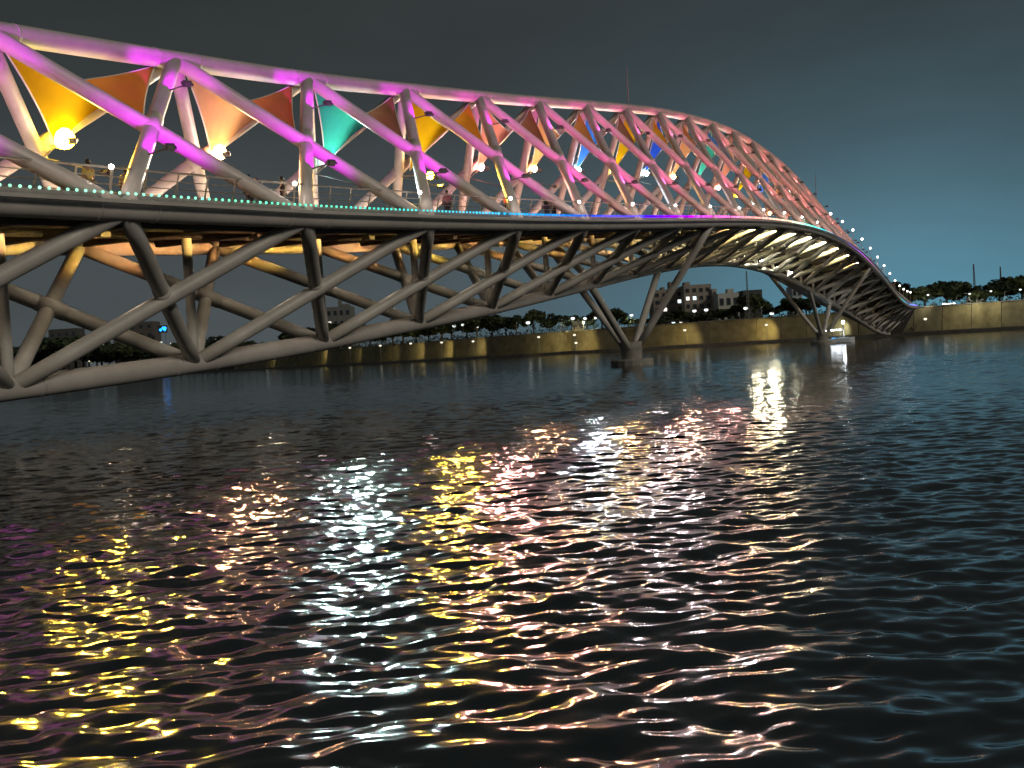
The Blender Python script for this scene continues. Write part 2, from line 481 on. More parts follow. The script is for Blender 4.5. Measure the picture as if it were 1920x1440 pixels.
for j in range(1, 4):
    fr = j/4
    sm = MB()
    for k0_, k1_ in zip(KS[:-1], KS[1:]):
        p0, p1 = PE(k0_).lerp(PF(k0_), fr), PE(k1_).lerp(PF(k1_), fr)
    sm.tube([PE(k).lerp(PF(k), fr)+Vector((0, 0, .2)) for k in krange(K0, K1, .5)], .13, 4)
    part(sm, 'stringer', DARK)
for k in range(-3, 24):
    top = PE(k).lerp(PF(k), .5)+Vector((0, 0, -.2)); bot = PB(k)
    if (top-bot).length > 1.2: member(bot, top, .22, 'hanger_post')

# railings
def railing(s):
    first = on_deck(10, edge_lat(10, s, 1.5))
    rl = empty('railing'); rl.parent = bridge; rl.location = first-BO
    def sub(mb, name): 
        mb.v = [tuple(Vector(v)-first) for v in mb.v]; mb.build(name, RAILM, rl)
    out = .28
    def rp(k, h): return on_deck(k, edge_lat(k, s, 1.5-out*h))+Vector((0, 0, h))
    for h, r in ((1.12, .045), (.82, .022), (.55, .022), (.28, .022)):
        sub(MB().tube([rp(k, h) for k in krange(K0, K1, .2)], r, 6), 'handrail' if h > 1 else 'rail_wire')
    for k in krange(-2.2, 25.0, .16):
        sub(MB().tube([rp(k, 0), rp(k, 1.14)], .04, 5), 'rail_post')
railing(-1); railing(1)

# fabric sails
FARC = {-4: 'orange', -3: 'teal', -2: 'peach', -1: 'yellow', 0: 'peach', 1: 'teal', 2: 'yellow', 3: 'salmon', 4: 'peach', 5: 'blue', 6: 'yellow', 7: 'deepblue', 8: 'peach', 9: 'teal', 10: 'salmon', 11: 'yellow', 12: 'blue', 13: 'peach', 14: 'salmon', 15: 'teal', 16: 'yellow', 17: 'orange', 18: 'peach', 19: 'salmon'}
NEARC = {-2: 'orange', -1: 'orange', 0: 'red', 1: 'maroon', 2: 'amber', 3: 'maroon', 4: 'orange', 5: 'maroon', 6: 'amber', 7: 'orange', 8: 'blue', 9: 'peach', 10: 'teal', 11: 'salmon', 12: 'yellow', 13: 'orange', 14: 'peach', 15: 'salmon', 16: 'orange', 17: 'peach', 18: 'salmon', 19: 'orange'}
FAB = {n: fabric('fabric '+n, c) for n, c in dict(yellow=(.66, .45, .012), peach=(.82, .50, .24), teal=(.06, .52, .38), salmon=(.82, .38, .27), blue=(.07, .26, .78), deepblue=(.03, .12, .75), orange=(.46, .19, .06), red=(.42, .12, .06), maroon=(.26, .12, .08), amber=(.56, .27, .03)).items()}
CABLE = mat('edge cable', (.7, .68, .62), .4)
def joint(PS, k): return PS(k).lerp(PT(k+1), .5)*.5 + PT(k).lerp(PS(k+1), .5)*.5
def sail(A, B, Cc, inward, material):
    n = 10; cen = (A+B+Cc)/3
    nrm = (B-A).cross(Cc-A).normalized()
    if nrm.dot(inward) < 0: nrm = -nrm
    m = MB(); idx = {}
    def pos(b):
        p = A*b[0]+B*b[1]+Cc*b[2]
        w = 4*max(b[0]*b[1]*(1-b[2]), b[1]*b[2]*(1-b[0]), b[0]*b[2]*(1-b[1]))
        return p.lerp(cen, .13*w) - nrm*.35*27*b[0]*b[1]*b[2]
    for i in range(n+1):
        for j in range(n+1-i):
            idx[i, j] = len(m.v); m.v.append(tuple(pos((i/n, j/n, 1-(i+j)/n))))
    for i in range(n):
        for j in range(n-i):
            m.f.append((idx[i, j], idx[i+1, j], idx[i, j+1]))
            if i+j < n-1: m.f.append((idx[i+1, j], idx[i+1, j+1], idx[i, j+1]))
    o = part(m, 'fabric_sail', material, smooth=True)
    cm = MB()
    for f in (lambda t: (t, 1-t, 0), lambda t: (0, t, 1-t), lambda t: (1-t, 0, t)):
        cm.tube([pos(f(i/10)) for i in range(11)], .035, 5)
    part(cm, 'edge_cable', CABLE, o)
    return cen
for k in range(-4, 20):
    X = joint(PF, k); inw = Vector((0, -1, .25)).normalized()*.55
    A = PT(k).lerp(X, .07)+inw*.7; B = PT(k+1).lerp(X, .48)+inw; Cc = X+inw*1.1+Vector((.4, 0, -.1))
    # shift off the member that carries the first corner
    c = sail(A, B, Cc, inw, FAB[FARC[k]])
    if k in NEARC:
        X = joint(PE, k); inw = Vector((0, 1, .25)).normalized()*.55
        A = PT(k+1).lerp(X, .13)+inw*1.3-(PT(k+1)-PT(k))*.03; B = PT(k).lerp(X, .52)+inw; Cc = X+inw*1.1
        sail(A, B, Cc, inw, FAB[NEARC[k]])

# ------------------------------------------------------------------ bridge lamps
HOUS = mat('lamp housing', (.12, .12, .12), .5)
LENS = mat('lamp lens', (.9, .9, .9), .2)
def lamp_light(kind, name, loc, direc, power, color, parent, size=.1, angle=100, blend=.6, sx=1, szy=1, spread=180, xaxis=None):
    L = bpy.data.lights.new(name, kind); L.energy = power; L.color = color
    if kind == 'SPOT': L.spot_size = math.radians(angle); L.spot_blend = blend; L.shadow_soft_size = size
    if kind == 'POINT': L.shadow_soft_size = size
    if kind == 'AREA': L.shape = 'RECTANGLE'; L.size = sx; L.size_y = szy; L.spread = math.radians(spread)
    o = bpy.data.objects.new(name, L); col.objects.link(o); o.parent = parent
    d = Vector(direc).normalized()
    if xaxis is None:
        q = d.to_track_quat('-Z', 'Y'); o.matrix_local = Matrix.Translation(loc) @ q.to_matrix().to_4x4()
    else:
        x = Vector(xaxis).normalized(); z = -(d - x*d.dot(x)).normalized(); y = z.cross(x)
        mm = Matrix((x, y, z)).transposed().to_4x4(); mm.translation = loc; o.matrix_local = mm
    return o
def flood(p, target, power, color, angle, name='flood_lamp', size=.12, anchor=None):
    d = (target-p).normalized(); q = d.to_track_quat('-Z', 'Y').to_matrix()
    m = MB()
    m.box(p-d*.10, (.34, .26, .12), q); m.box(p-d*.2, (.24, .18, .10), q)
    for s in (-1, 1): m.box(p+q@Vector((s*.2, 0, .02))-d*.1, (.03, .1, .34), q)
    if anchor is not None: m.tube([anchor, anchor.lerp(p-d*.2, .6), p-d*.2], .035, 5)
    h = part(m, name, HOUS)
    lamp_light('SPOT', 'flood_beam', p-BO+d*.01, d, power, color, h, size, angle)
def hue(k):
    pts = [(-4, (.75, 0, .95)), (1.5, (.78, 0, .92)), (3.5, (1, .03, .60)), (6.5, (1, .10, .36)), (10, (1, .17, .20)), (25, (1, .22, .14))]
    for (a, ca), (b, cb) in zip(pts[:-1], pts[1:]):
        if k <= b: t = max(0, (k-a)/(b-a)); return tuple(x*(1-t)+y*t for x, y in zip(ca, cb))
    return pts[-1][1]
WARM = (1, .80, .58)
SAILHUE = dict(yellow=(1, .86, .4), peach=(1, .75, .5), teal=(.75, 1, .92), salmon=(1, .72, .6), blue=(.8, .9, 1), deepblue=(.8, .88, 1), orange=(1, .7, .45))
for k in range(-3, 22):
    f = min(1, max(.72, 1-(k-1.5)/6.0)); cone = 95 if k < 3 else 140; ol = 1.25 if k < 4 else .95
    a, b = PE(k-1), PT(k)
    out = Vector((0, -1, .15)).normalized()
    # magenta projector just under the top node, on the outer side of the steep member
    flood(a.lerp(b, .74)+out*ol, b.lerp(a, .08)+Vector((-.4, -.2, .1)), 720*f, hue(k), cone, anchor=a.lerp(b, .74))
    x = a.lerp(b, .5)
    flood(a.lerp(b, .30)+out*(ol+.1), x+Vector((.1, 0, -.2)), 800*f, hue(k), cone, anchor=a.lerp(b, .30))
for k in range(-3, 20):
    X = joint(PF, k); inw = Vector((0, -1, 0))
    cen = (PT(k)*.9+X*1.2+PT(k+1)*.9)/3
    flood(X+Vector((1.2, -2.4, -1.0)), cen+Vector((-.8, -.3, -.6)), 700 if k < 0 else 1000, SAILHUE[FARC[k]], 85, size=.12, anchor=X+Vector((0, 0, -.3)))
# light troughs: uplights on the outer side of the near edge and on the inner side of the far rail
for k in range(-4, 22):
    km = k+.5
    p = (PE(k)+PE(k+1))/2; ax = PE(k+1)-PE(k)
    q = ax.to_track_quat('X', 'Z').to_matrix()
    c = p+Vector((0, -.62, .22))
    m = MB(); L = ax.length
    m.box(c+Vector((0, 0, -.06)), (L, .16, .05), q); m.box(c+Vector((0, -.09, -.02)), (L, .025, .12), q); m.box(c+Vector((0, .09, -.02)), (L, .025, .12), q)
    for e in (-3, 0, 3): m.box(c+q@Vector((e, .18, -.05)), (.06, .3, .05), q)
    h = part(m, 'light_trough', STEEL2)
    lamp_light('AREA', 'trough_beam', c-BO+Vector((0, 0, .0)), (0, .42, 1), 34 if k < 2 else 135, (1, .60, .55) if k < 3 else (1, .42, .35), h, sx=L, szy=.12, spread=150, xaxis=ax)
    p = (PF(k)+PF(k+1))/2; ax = PF(k+1)-PF(k); q = ax.to_track_quat('X', 'Z').to_matrix()
    c = Vector((p.x, p.y-3.4, deck_z(km)+.16))
    m = MB(); m.box(c+Vector((0, 0, -.1)), (L, .2, .10), q); m.box(c+Vector((0, -.1, -.02)), (L, .02, .1), q)
    h = part(m, 'light_trough', HOUS)
    lamp_light('AREA', 'trough_beam', c-BO+Vector((0, 0, .02)), (0, .35, 1), 180, (1, .72, .52) if k < 3 else (1, .58, .44), h, sx=L, szy=.14, spread=165, xaxis=ax)
    # under the deck: beam from the near edge across to the far edge
    g = max(0, 1-abs(km-11)/5.5)
    p = (PE(k)+PE(k+1))/2; ax = PE(k+1)-PE(k); q = ax.to_track_quat('X', 'Z').to_matrix()
    c = p+Vector((0, .95, -.42))
    m = MB(); m.box(c+Vector((0, -.07, 0)), (L, .05, .16), q); m.box(c+Vector((0, -.02, .09)), (L, .14, .03), q)
    h = part(m, 'light_trough', HOUS)
    wc = tuple(x*(1-g)+y*g for x, y in zip((1, .62, .17) if k % 2 else (1, .50, .20), (1, .97, .52)))
    lamp_light('AREA', 'trough_beam', c-BO, (0, 1, .004), 95+850*g, wc, h, sx=L, szy=.1, spread=14+86*min(1, 1.6*g), xaxis=ax)

# added fill lamps under the middle of the deck, brightening the lower members
for k in range(-4, 22):
    c = PE(k+.5).lerp(PF(k+.5), .5)+Vector((0, 0, -.06)); ax = PE(k+1)-PE(k); q = ax.to_track_quat('X', 'Z').to_matrix()
    m = MB(); m.box(c+Vector((0, 0, .06)), (.5, .5, .1), q)
    for e in (-1, 1): m.box(c+q@Vector((e*.25, 0, -.06)), (.03, .5, .2), q); m.box(c+q@Vector((0, e*.25, -.06)), (.5, .03, .2), q)
    h = part(m, 'truss_fill', HOUS)
    lamp_light('SPOT', 'truss_fill_beam', c-BO+Vector((0, 0, -.17)), (0, 0, -1), 130, (1, .80, .56), h, size=0, angle=165, blend=.4)

# globe lamps
GLOBE = emat('globe glow', (1, .84, .76), 70)
GLOBET = emat('globe glow tall', (1, .93, .85), 8)
GLOBEC = emat('globe glow cool', (.62, 1, .96), 60)
GLOBEY = emat('globe glow yellow', (1, .62, .03), 60)
GLOBEP = emat('globe glow peach', (1, .45, .17), 60)
GLOBES = emat('globe glow rose', (1, .34, .26), 60)
def globe(base, top, r, gm):
    st = part(MB().tube([base, base.lerp(top, .5), top], [.05, .04, .035], 6), 'globe_lamp', RAILM)
    part(MB().ball(top, r, 10, 6), 'globe', gm, st, True)
for k in range(-2, 25):
    b = on_deck(k, edge_lat(k, -1, .6))
    if k < 12: globe(b, b+Vector((0, -.15, 1.0)), .085, GLOBE)
    else: globe(b, b+Vector((0, -.2, 3.0)), .18, GLOBET)
for k in range(-3, 20):
    X = joint(PF, k)
    if k >= -2:
        cc = dict(yellow=GLOBEY, teal=GLOBEC, blue=GLOBEC, deepblue=GLOBEC, salmon=GLOBES).get(FARC[k], GLOBEP)
        p = X+(Vector((1.3, -1.6, -.3)) if k == 2 else Vector((.5, -.95, .40))); globe(X+Vector((.1, -.2, -.3)), p, .46 if k < 0 else (.38 if k < 1 else .26), cc)  # leftmost globes enlarged to stand for the glare on the sail corners
        rc = dict(yellow=(1, .62, .06), teal=(.68, .95, .9), blue=(.8, .9, 1), deepblue=(.8, .9, 1), salmon=(1, .42, .36)).get(FARC[k], (1, .50, .24))
        if k > 5: rc = tuple(.55*c_+.45*w_ for c_, w_ in zip(rc, (1, .48, .36)))
        flood(p+Vector((-.1, -.5, -.2)), p+Vector((-8, -5.2, -3.8)), 6500 if k < 6 else 5600, rc, 92, 'glint_flood', .40, anchor=X)  # added flood aimed at the water to strengthen its coloured glints

# strong working lamps on the bottom chord under the crown of the arch
WORK = emat('work lamp glow', (1, .95, .72), 160)
for k, r_ in ((10.25, .42), (11.2, .45), (12.1, .22), (13.0, .2)):
    p = PB(k)+Vector((0, -.5, .75)); globe(PB(k)+Vector((0, -.1, .2)), p, r_, WORK)
    if r_ > .3: flood(p+Vector((-1.2, -.8, -.1)), p+Vector((-8, -4.6, -1.2)), 3200, (1, .88, .56), 100, 'glint_flood', .5, anchor=PB(k))  # extra flood added beside the large lamps for their reflection in the river
# LED beads along the near edge
LEDC = [(-4, (.42, 1, .68)), (-1.2, (.38, 1, .66)), (-.2, (.16, 1, .58)), (.6, (.08, .9, .62)), (1.2, (.05, .75, .9)), (2.0, (.03, .45, 1)), (3.0, (.02, .10, 1)), (4.4, (.10, .02, 1)), (5.3, (.55, .03, 1)), (6.2, (1, .12, .75)), (7.2, (1, .35, .35)), (9, (1, .75, .5)), (10, (.25, 1, .6)), (11, (.05, .9, .85)), (12.4, (.10, .35, 1)), (13.5, (.30, .08, 1)), (15, (.65, .15, 1)), (16.3, (1, .2, .55)), (17.5, (1, .4, .2)), (18.4, (1, .85, .2)), (19.5, (.4, 1, .3)), (21, (.05, .8, .9)), (23, (.10, .3, 1)), (26, (.35, .1, 1))]
def ledcol(k):
    for (a, ca), (b, cb) in zip(LEDC[:-1], LEDC[1:]):
        if k <= b:
            t = min(1, max(0, (k-a)/(b-a))); return tuple(x*(1-t)+y*t for x, y in zip(ca, cb))
    return LEDC[-1][1]
def beadpos(k): return PW(k, edge_lat(k, -1, .06), 0)*Vector((1, 1, 0)) if False else Vector((PW(k, edge_lat(k, -1, .08), 0).x, PW(k, edge_lat(k, -1, .08), 0).y, deck_z(k)+.06))
bm_cache = {}
def bead_mesh(c, r, dim=1.0):
    key = (tuple(round(x*14)/14 for x in c), r, dim)
    if key not in bm_cache:
        cc = key[0]; st = 1.7*dim
        bm_cache[key] = MB().ball((0, 0, 0), r, 7, 4).mesh(emat('led', cc, st), True)
    return bm_cache[key]
STEP = .0365
n = int((K1+4)/STEP); kb = [K0+i*STEP for i in range(n)]
near_b = [k for k in kb if k > -1.75][:300]
for k in near_b:
    r = .054 if k < 1.5 else (.07 if k < 4 else .1)
    link('led_bead', bead_mesh(ledcol(k), r, random.choice((1, 1, 1, 1, .8, 1.25, .8, .25 if random.random() < .3 else 1))), bridge, beadpos(k)-BO)
rest = [k for k in kb if k not in set(near_b)]
grp = {}
lm = MB(); mats = []; fm_ = []
me = None
chunks = {}
for k in rest: chunks.setdefault(tuple(round(x*8)/8 for x in ledcol(k)), []).append(k)
for c, kl in chunks.items():
    i0 = len(lm.f)
    for k in kl: lm.ball(beadpos(k), .11 if k > 0 else .075, 6, 4)
    mats.append(emat('led', c, 2.2)); fm_ += [len(mats)-1]*(len(lm.f)-i0)
lm.v = [tuple(Vector(v)-BO) for v in lm.v]
me = lm.mesh(None, True)
for m in mats: me.materials.append(m)
me.polygons.foreach_set('material_index', fm_)
o = link('led_bead_strip', me, bridge); tag(o, kind='stuff')

# piers
def pier(k, label):
    base = PW(k, LATC, 0); base.z = 0
    pr = empty('pier'); pr.parent = bridge; pr.location = base-BO
    def sub(mb, name, material, sm=False):
        mb.v = [tuple(Vector(v)-base) for v in mb.v]; return mb.build(name, material, pr, sm)
    foot = base+Vector((0, 0, 1.5))
    m = MB(); nn = 18
    def ring(rx, ry, z): return [(base.x+rx*math.cos(2*math.pi*i/nn), base.y+ry*math.sin(2*math.pi*i/nn), z) for i in range(nn)]
    R = [ring(2.0, 2.0, -2), ring(2.0, 2.0, .5), ring(1.88, 1.88, .62)]
    for r_ in R: m.v += r_
    for a in range(2):
        for i in range(nn): j = (i+1) % nn; m.f.append((a*nn+i, a*nn+j, (a+1)*nn+j, (a+1)*nn+i))
    m.f.append(tuple(2*nn+i for i in range(nn)))
    sub(m, 'pile_cap', CONC2)
    m = MB(); R = [ring(.95, .95, .6), ring(1.0, 1.0, 1.5), ring(1.25, 1.2, 2.2)]
    for r_ in R: m.v += r_
    for a in range(2):
        for i in range(nn): j = (i+1) % nn; m.f.append((a*nn+i, a*nn+j, (a+1)*nn+j, (a+1)*nn+i))
    m.f.append(tuple(2*nn+i for i in range(nn)))
    sub(m, 'plinth', CONC2, True)
    for tgt, off in ((PE(k), (0, -.5, 0)), (PF(k), (0, .5, 0)), (PB(k-.95), (-.55, 0, 0)), (PB(k+.95), (.55, 0, 0))):
        s = foot+Vector(off)
        sub(MB().tube([s.lerp(tgt, i/5) for i in range(6)], .33, 14), 'leg', STEEL, True)
pier(5.85, ''); pier(15.6, '')
# end walls: inverted trapezoids closing the truss
ABUT = mat('abutment', (.13, .115, .115), .8, noise=.3, nscale=.6)
for ke, s in ((24.7, 1), (-3.95, -1)):
    e, f_ = PE(ke), PF(ke); b = PB(min(ke, 24.6)); b = PW(ke, LATC, 0); zb_ = .9
    poly = [e+Vector((0, -.3, .3)), Vector((e.x, b.y-3.0, zb_)), Vector((e.x, b.y+3.0, zb_)), f_+Vector((0, .3, .3))]
    part(MB().prism(poly, (1.2, 0, 0)), 'end_wall', ABUT)
# lightning rods on the top chord
for k, h in ((6.15, 3.6), (15.7, 5.0)):
    p = PT(k)+Vector((0, 0, R_T-.02)); part(MB().tube([p, p+Vector((0, 0, h*.6)), p+Vector((0, 0, h))], [.06, .045, .02], 6), 'lightning_rod', RAILM)

# ------------------------------------------------------------------ people
SKIN = mat('skin', (.32, .19, .12), .6); HAIR = mat('hair', (.02, .015, .012), .6)
_cl = {}
def cloth(c):
    if c not in _cl: _cl[c] = mat('cloth', c, .9)
    return _cl[c]
def skinmesh(joints, edges, material, name, parent):
    me = bpy.data.meshes.new('m'); me.from_pydata([j[0] for j in joints], edges, [])
    me.materials.append(material)
    o = link(name, me, parent)
    bm = bmesh.new(); bm.from_mesh(me); lay = bm.verts.layers.skin.verify(); bm.verts.ensure_lookup_table()
    for v, j in zip(bm.verts, joints):
        v[lay].radius = (j[1], j[2] if len(j) > 2 else j[1])
    bm.verts[0][lay].use_root = True
    bm.to_mesh(me); bm.free()
    md = o.modifiers.new('skin', 'SKIN'); md.use_smooth_shade = True
    sd = o.modifiers.new('sub', 'SUBSURF'); sd.levels = 1; sd.render_levels = 1
    return o
def person(loc, rz, label, shirt, legs, h=1.7, arm=0.0, stride=.0):
    p = empty('person', loc, rz); tag(p, label, 'person', None); p.scale = (h/1.7,)*3
    # faces +x, y is the left side
    J = [((0, 0, .93), .13, .16), ((0, 0, 1.12), .115, .15), ((0, 0, 1.34), .12, .18), ((0, 0, 1.45), .055), ((.02, 0, 1.54), .075), ((.02, 0, 1.63), .088, .075)]
    E_ = [(0, 1), (1, 2), (2, 3), (3, 4), (4, 5)]
    top, leg = list(range(0, 3)), []
    for s in (-1, 1):
        i = len(J)
        J += [((0, s*.19, 1.36), .06), ((-.03+arm*.10, s*.25, 1.10), .047), ((.04+arm*.25, s*.24, .86+arm*.22), .036), ((.07+arm*.3, s*.235, .78+arm*.25), .03, .018), ((.085+arm*.31, s*.225, .71+arm*.26), .016)]
        E_ += [(2, i), (i, i+1), (i+1, i+2), (i+2, i+3), (i+3, i+4)]
        i = len(J)
        J += [((0, s*.09, .86), .095), ((s*stride*.5+.02, s*.10, .48), .065), ((s*stride-.02, s*.10, .09), .045), ((s*stride+.12, s*.11, .035), .035)]
        E_ += [(0, i), (i, i+1), (i+1, i+2), (i+2, i+3)]
    body = skinmesh(J, E_, SKIN, 'body', p)
    g = 1.2
    def sub(ids, edges, g, m, name):
        mp = {a: n for n, a in enumerate(ids)}
        skinmesh([(J[a][0], J[a][1]*g, (J[a][2] if len(J[a]) > 2 else J[a][1])*g) for a in ids], [(mp[a], mp[b]) for a, b in edges], m, name, p)
    sub([2, 1, 0, 6, 7, 15, 16], [(2, 1), (1, 0), (2, 6), (6, 7), (2, 15), (15, 16)], 1.18, cloth(shirt), 'shirt')
    sub([0, 11, 12, 13, 20, 21, 22], [(0, 11), (11, 12), (12, 13), (0, 20), (20, 21), (21, 22)], 1.18, cloth(legs), 'trousers')
    m = MB(); m.ball((-.005, 0, 1.645), .105, 10, 6, (1.0, .86, 1.0)); m.ball((-.03, 0, 1.60), .09, 8, 5)
    m.build('hair', HAIR, p, True)
    return p
def deck_person(k, inset, *a, **kw):
    person(on_deck(k, edge_lat(k, -1, inset))+Vector((0, 0, .0)), *a, **kw)
deck_person(.27, 3.2, 2.4, 'person in a dark shirt standing alone at the rail right of the teal sail', (.03, .03, .04), (.03, .04, .07), 1.74)
deck_person(.02, 3.0, -2.0, 'person in a brown shirt leaning at the rail beside the lamp under the teal sail', (.16, .09, .06), (.04, .04, .05), 1.66, arm=.8)
deck_person(2.42, 2.8, 1.2, 'person in an orange top standing at the rail behind the blue beads', (.75, .28, .05), (.05, .05, .08), 1.66)
deck_person(2.55, 3.4, -1.0, 'person in dark clothes next to the one in the orange top', (.05, .04, .05), (.03, .03, .03), 1.72, stride=.15)
deck_person(3.0, 2.8, 0.2, 'taller person in black walking past a steep member above the blue beads', (.02, .02, .025), (.03, .03, .05), 1.78, stride=.2)
deck_person(3.18, 3.1, 3.0, 'shorter person in black right of the steep member above the blue beads', (.03, .02, .03), (.02, .02, .03), 1.62)
deck_person(-.86, 3.0, 1.5, 'person in a yellow shirt behind the railing right of the magenta steep member', (.65, .5, .12), (.2, .17, .1), 1.66, arm=.5)
deck_person(-.62, 3.6, 0.5, 'person in a cream shirt behind the railing below the peach sail', (.55, .5, .38), (.1, .09, .08), 1.62)
deck_person(1.75, 3.2, 3.6, 'person in a tan shirt behind the rail under the yellow sail', (.4, .3, .2), (.06, .06, .08), 1.68, stride=.1)

# ------------------------------------------------------------------ far bank planting
LEAF = [mat('leaves', c, .8, noise=.4, nscale=.5) for c in ((.05, .075, .03), (.04, .065, .035), (.065, .085, .03))]
BARK = mat('bark', (.09, .07, .05), .9, noise=.3, nscale=3)
def crown_mesh(seed, mtl):
    r = random.Random(seed); m = MB()
    blobs = []
    for i in range(13):
        a = r.uniform(0, 6.283); q = r.random()**.6
        blobs.append((Vector((math.cos(a)*q*.36, math.sin(a)*q*.36, .55+r.uniform(-.2, .32)*(1-.5*q))), r.uniform(.11, .2)))
    for c, rad in blobs:
        for i in range(110):
            d = Vector((r.gauss(0, 1), r.gauss(0, 1), r.gauss(0, 1))).normalized()
            p = c+d*rad*(.55+.5*r.random())
            n = (d+Vector((r.gauss(0, .6), r.gauss(0, .6), r.gauss(0, .6)))).normalized()
            t = n.orthogonal().normalized(); b = n.cross(t); an = r.uniform(0, 6.28)
            t, b = t*math.cos(an)+b*math.sin(an), b*math.cos(an)-t*math.sin(an)
            sz = r.uniform(.028, .055)
            m.quad(p-t*sz*1.4, p-b*sz, p+t*sz*1.4, p+b*sz)
    return m.mesh(mtl), blobs
def trunk_mesh(blobs):
    m = MB(); m.tube([(0, 0, -.02), (.01, 0, .2), (0, .01, .45)], [.03, .023, .014], 7)
    for c, rad in blobs[:7]: m.tube([(0, 0, .22), (c.x*.5, c.y*.5, .3+c.z*.2), tuple(c)], [.014, .009, .004], 5)
    return m.mesh(BARK)
TREES = []
for sd in range(6):
    c, bl = crown_mesh(100+sd, LEAF[sd % 3]); TREES.append((c, trunk_mesh(bl)))
def tree(x, ytop, back, label, width=1.0):
    Y = bankY(x)+back
    b = ground_at(x, Y, WALL_TOP); top = height_at(x, ytop, Y)
    h = max(3.0, (top.z-WALL_TOP)/.98)
    o = empty('tree', (b.x, b.y, WALL_TOP), random.uniform(0, 6.28)); sc_ = max(h, 6.0)*(1.25 if x < 1690 else 1.6)*width; o.scale = (sc_, sc_, h)
    tag(o, label, 'tree', 'trees along the far bank')
    c, t = random.choice(TREES)
    link('trunk', t, o); link('crown', c, o)
OUT = [(-60, 650), (0, 642), (60, 636), (100, 628), (140, 620), (200, 640), (260, 640), (330, 645), (400, 632), (440, 628), (500, 648), (560, 610), (600, 604), (640, 600), (690, 612), (760, 588), (800, 592), (880, 590), (940, 586), (1000, 578), (1040, 576), (1080, 582), (1120, 576), (1150, 572), (1180, 588), (1220, 590), (1260, 575), (1300, 588), (1370, 576), (1400, 552), (1430, 550), (1460, 562), (1500, 552), (1540, 548), (1580, 545), (1620, 540), (1660, 530), (1700, 524), (1730, 522), (1760, 524), (1790, 525), (1820, 531), (1850, 531), (1880, 514), (1910, 504), (1950, 500), (2000, 510)]
ox = [a for a, b in OUT]; oy = [b for a, b in OUT]
ordn = ['first', 'second', 'third', 'fourth', 'fifth', 'sixth', 'seventh', 'eighth', 'ninth', 'tenth', 'eleventh', 'twelfth', 'thirteenth', 'fourteenth', 'fifteenth', 'sixteenth', 'seventeenth', 'eighteenth', 'nineteenth', 'twentieth', 'twenty-first', 'twenty-second', 'twenty-third', 'twenty-fourth', 'twenty-fifth', 'twenty-sixth', 'twenty-seventh', 'twenty-eighth', 'twenty-ninth', 'thirtieth', 'thirty-first', 'thirty-second', 'thirty-third', 'thirty-fourth', 'thirty-fifth', 'thirty-sixth', 'thirty-seventh', 'thirty-eighth', 'thirty-ninth', 'fortieth', 'forty-first', 'forty-second', 'forty-third', 'forty-fourth', 'forty-fifth', 'forty-sixth', 'forty-seventh', 'forty-eighth', 'forty-ninth', 'fiftieth']+['fifty-first', 'fifty-second', 'fifty-third', 'fifty-fourth', 'fifty-fifth', 'fifty-sixth', 'fifty-seventh', 'fifty-eighth', 'fifty-ninth', 'sixtieth']
tx = []; x = 2010
while x > -60:
    tx.append(x); Y = bankY(x); x -= 4.4/Y*FPX*random.uniform(.7, 1.25)
segs = [(1730, 3000, 'right of the bridge end', 'the bridge'), (1440, 1730, 'behind the far truss', 'the right'), (1130, 1440, 'framed by the bridge arch', 'the right'), (560, 1130, 'left of the nearer pier', 'the pier'), (-200, 560, 'behind the near lattice', 'the right')]
for lo, hi, where, ref in segs:
    sub_x = [v for v in tx if lo <= v < hi]
    if lo >= 1730: sub_x = sorted(sub_x)
    for n_, v in enumerate(sub_x):
        yt = float(np.interp(v, ox, oy))+random.uniform(-4, 12)
        tree(v, yt, 15+(n_ % 3)*5+random.uniform(-1, 1), 'dark bank tree %s, %s from %s' % (where, ordn[n_], ref), random.uniform(.9, 1.2))
    # second row, lower and behind
# low shrubs as undergrowth on the wall top
sm = MB(); r = random.Random(5)
for a, b in walk(offs(bank, 12.5), 2.4, 0):
    if (a-C0).length > 620: break
    hh = r.uniform(.8, 3.0)
    for i in range(34):
        p = a+Vector((r.gauss(0, 1.0), r.gauss(0, 1.0), WALL_TOP+r.random()*hh))
        n = Vector((r.gauss(0, 1), r.gauss(0, 1), r.gauss(0, 1))).normalized(); t = n.orthogonal().normalized()*r.uniform(.12, .3); bb = n.cross(t)
        sm.quad(p-t*1.3, p-bb, p+t*1.3, p+bb)
tag(sm.build('undergrowth', LEAF[0]), 'low dark bushes growing along the top of the bank wall', 'bushes', kind='stuff')

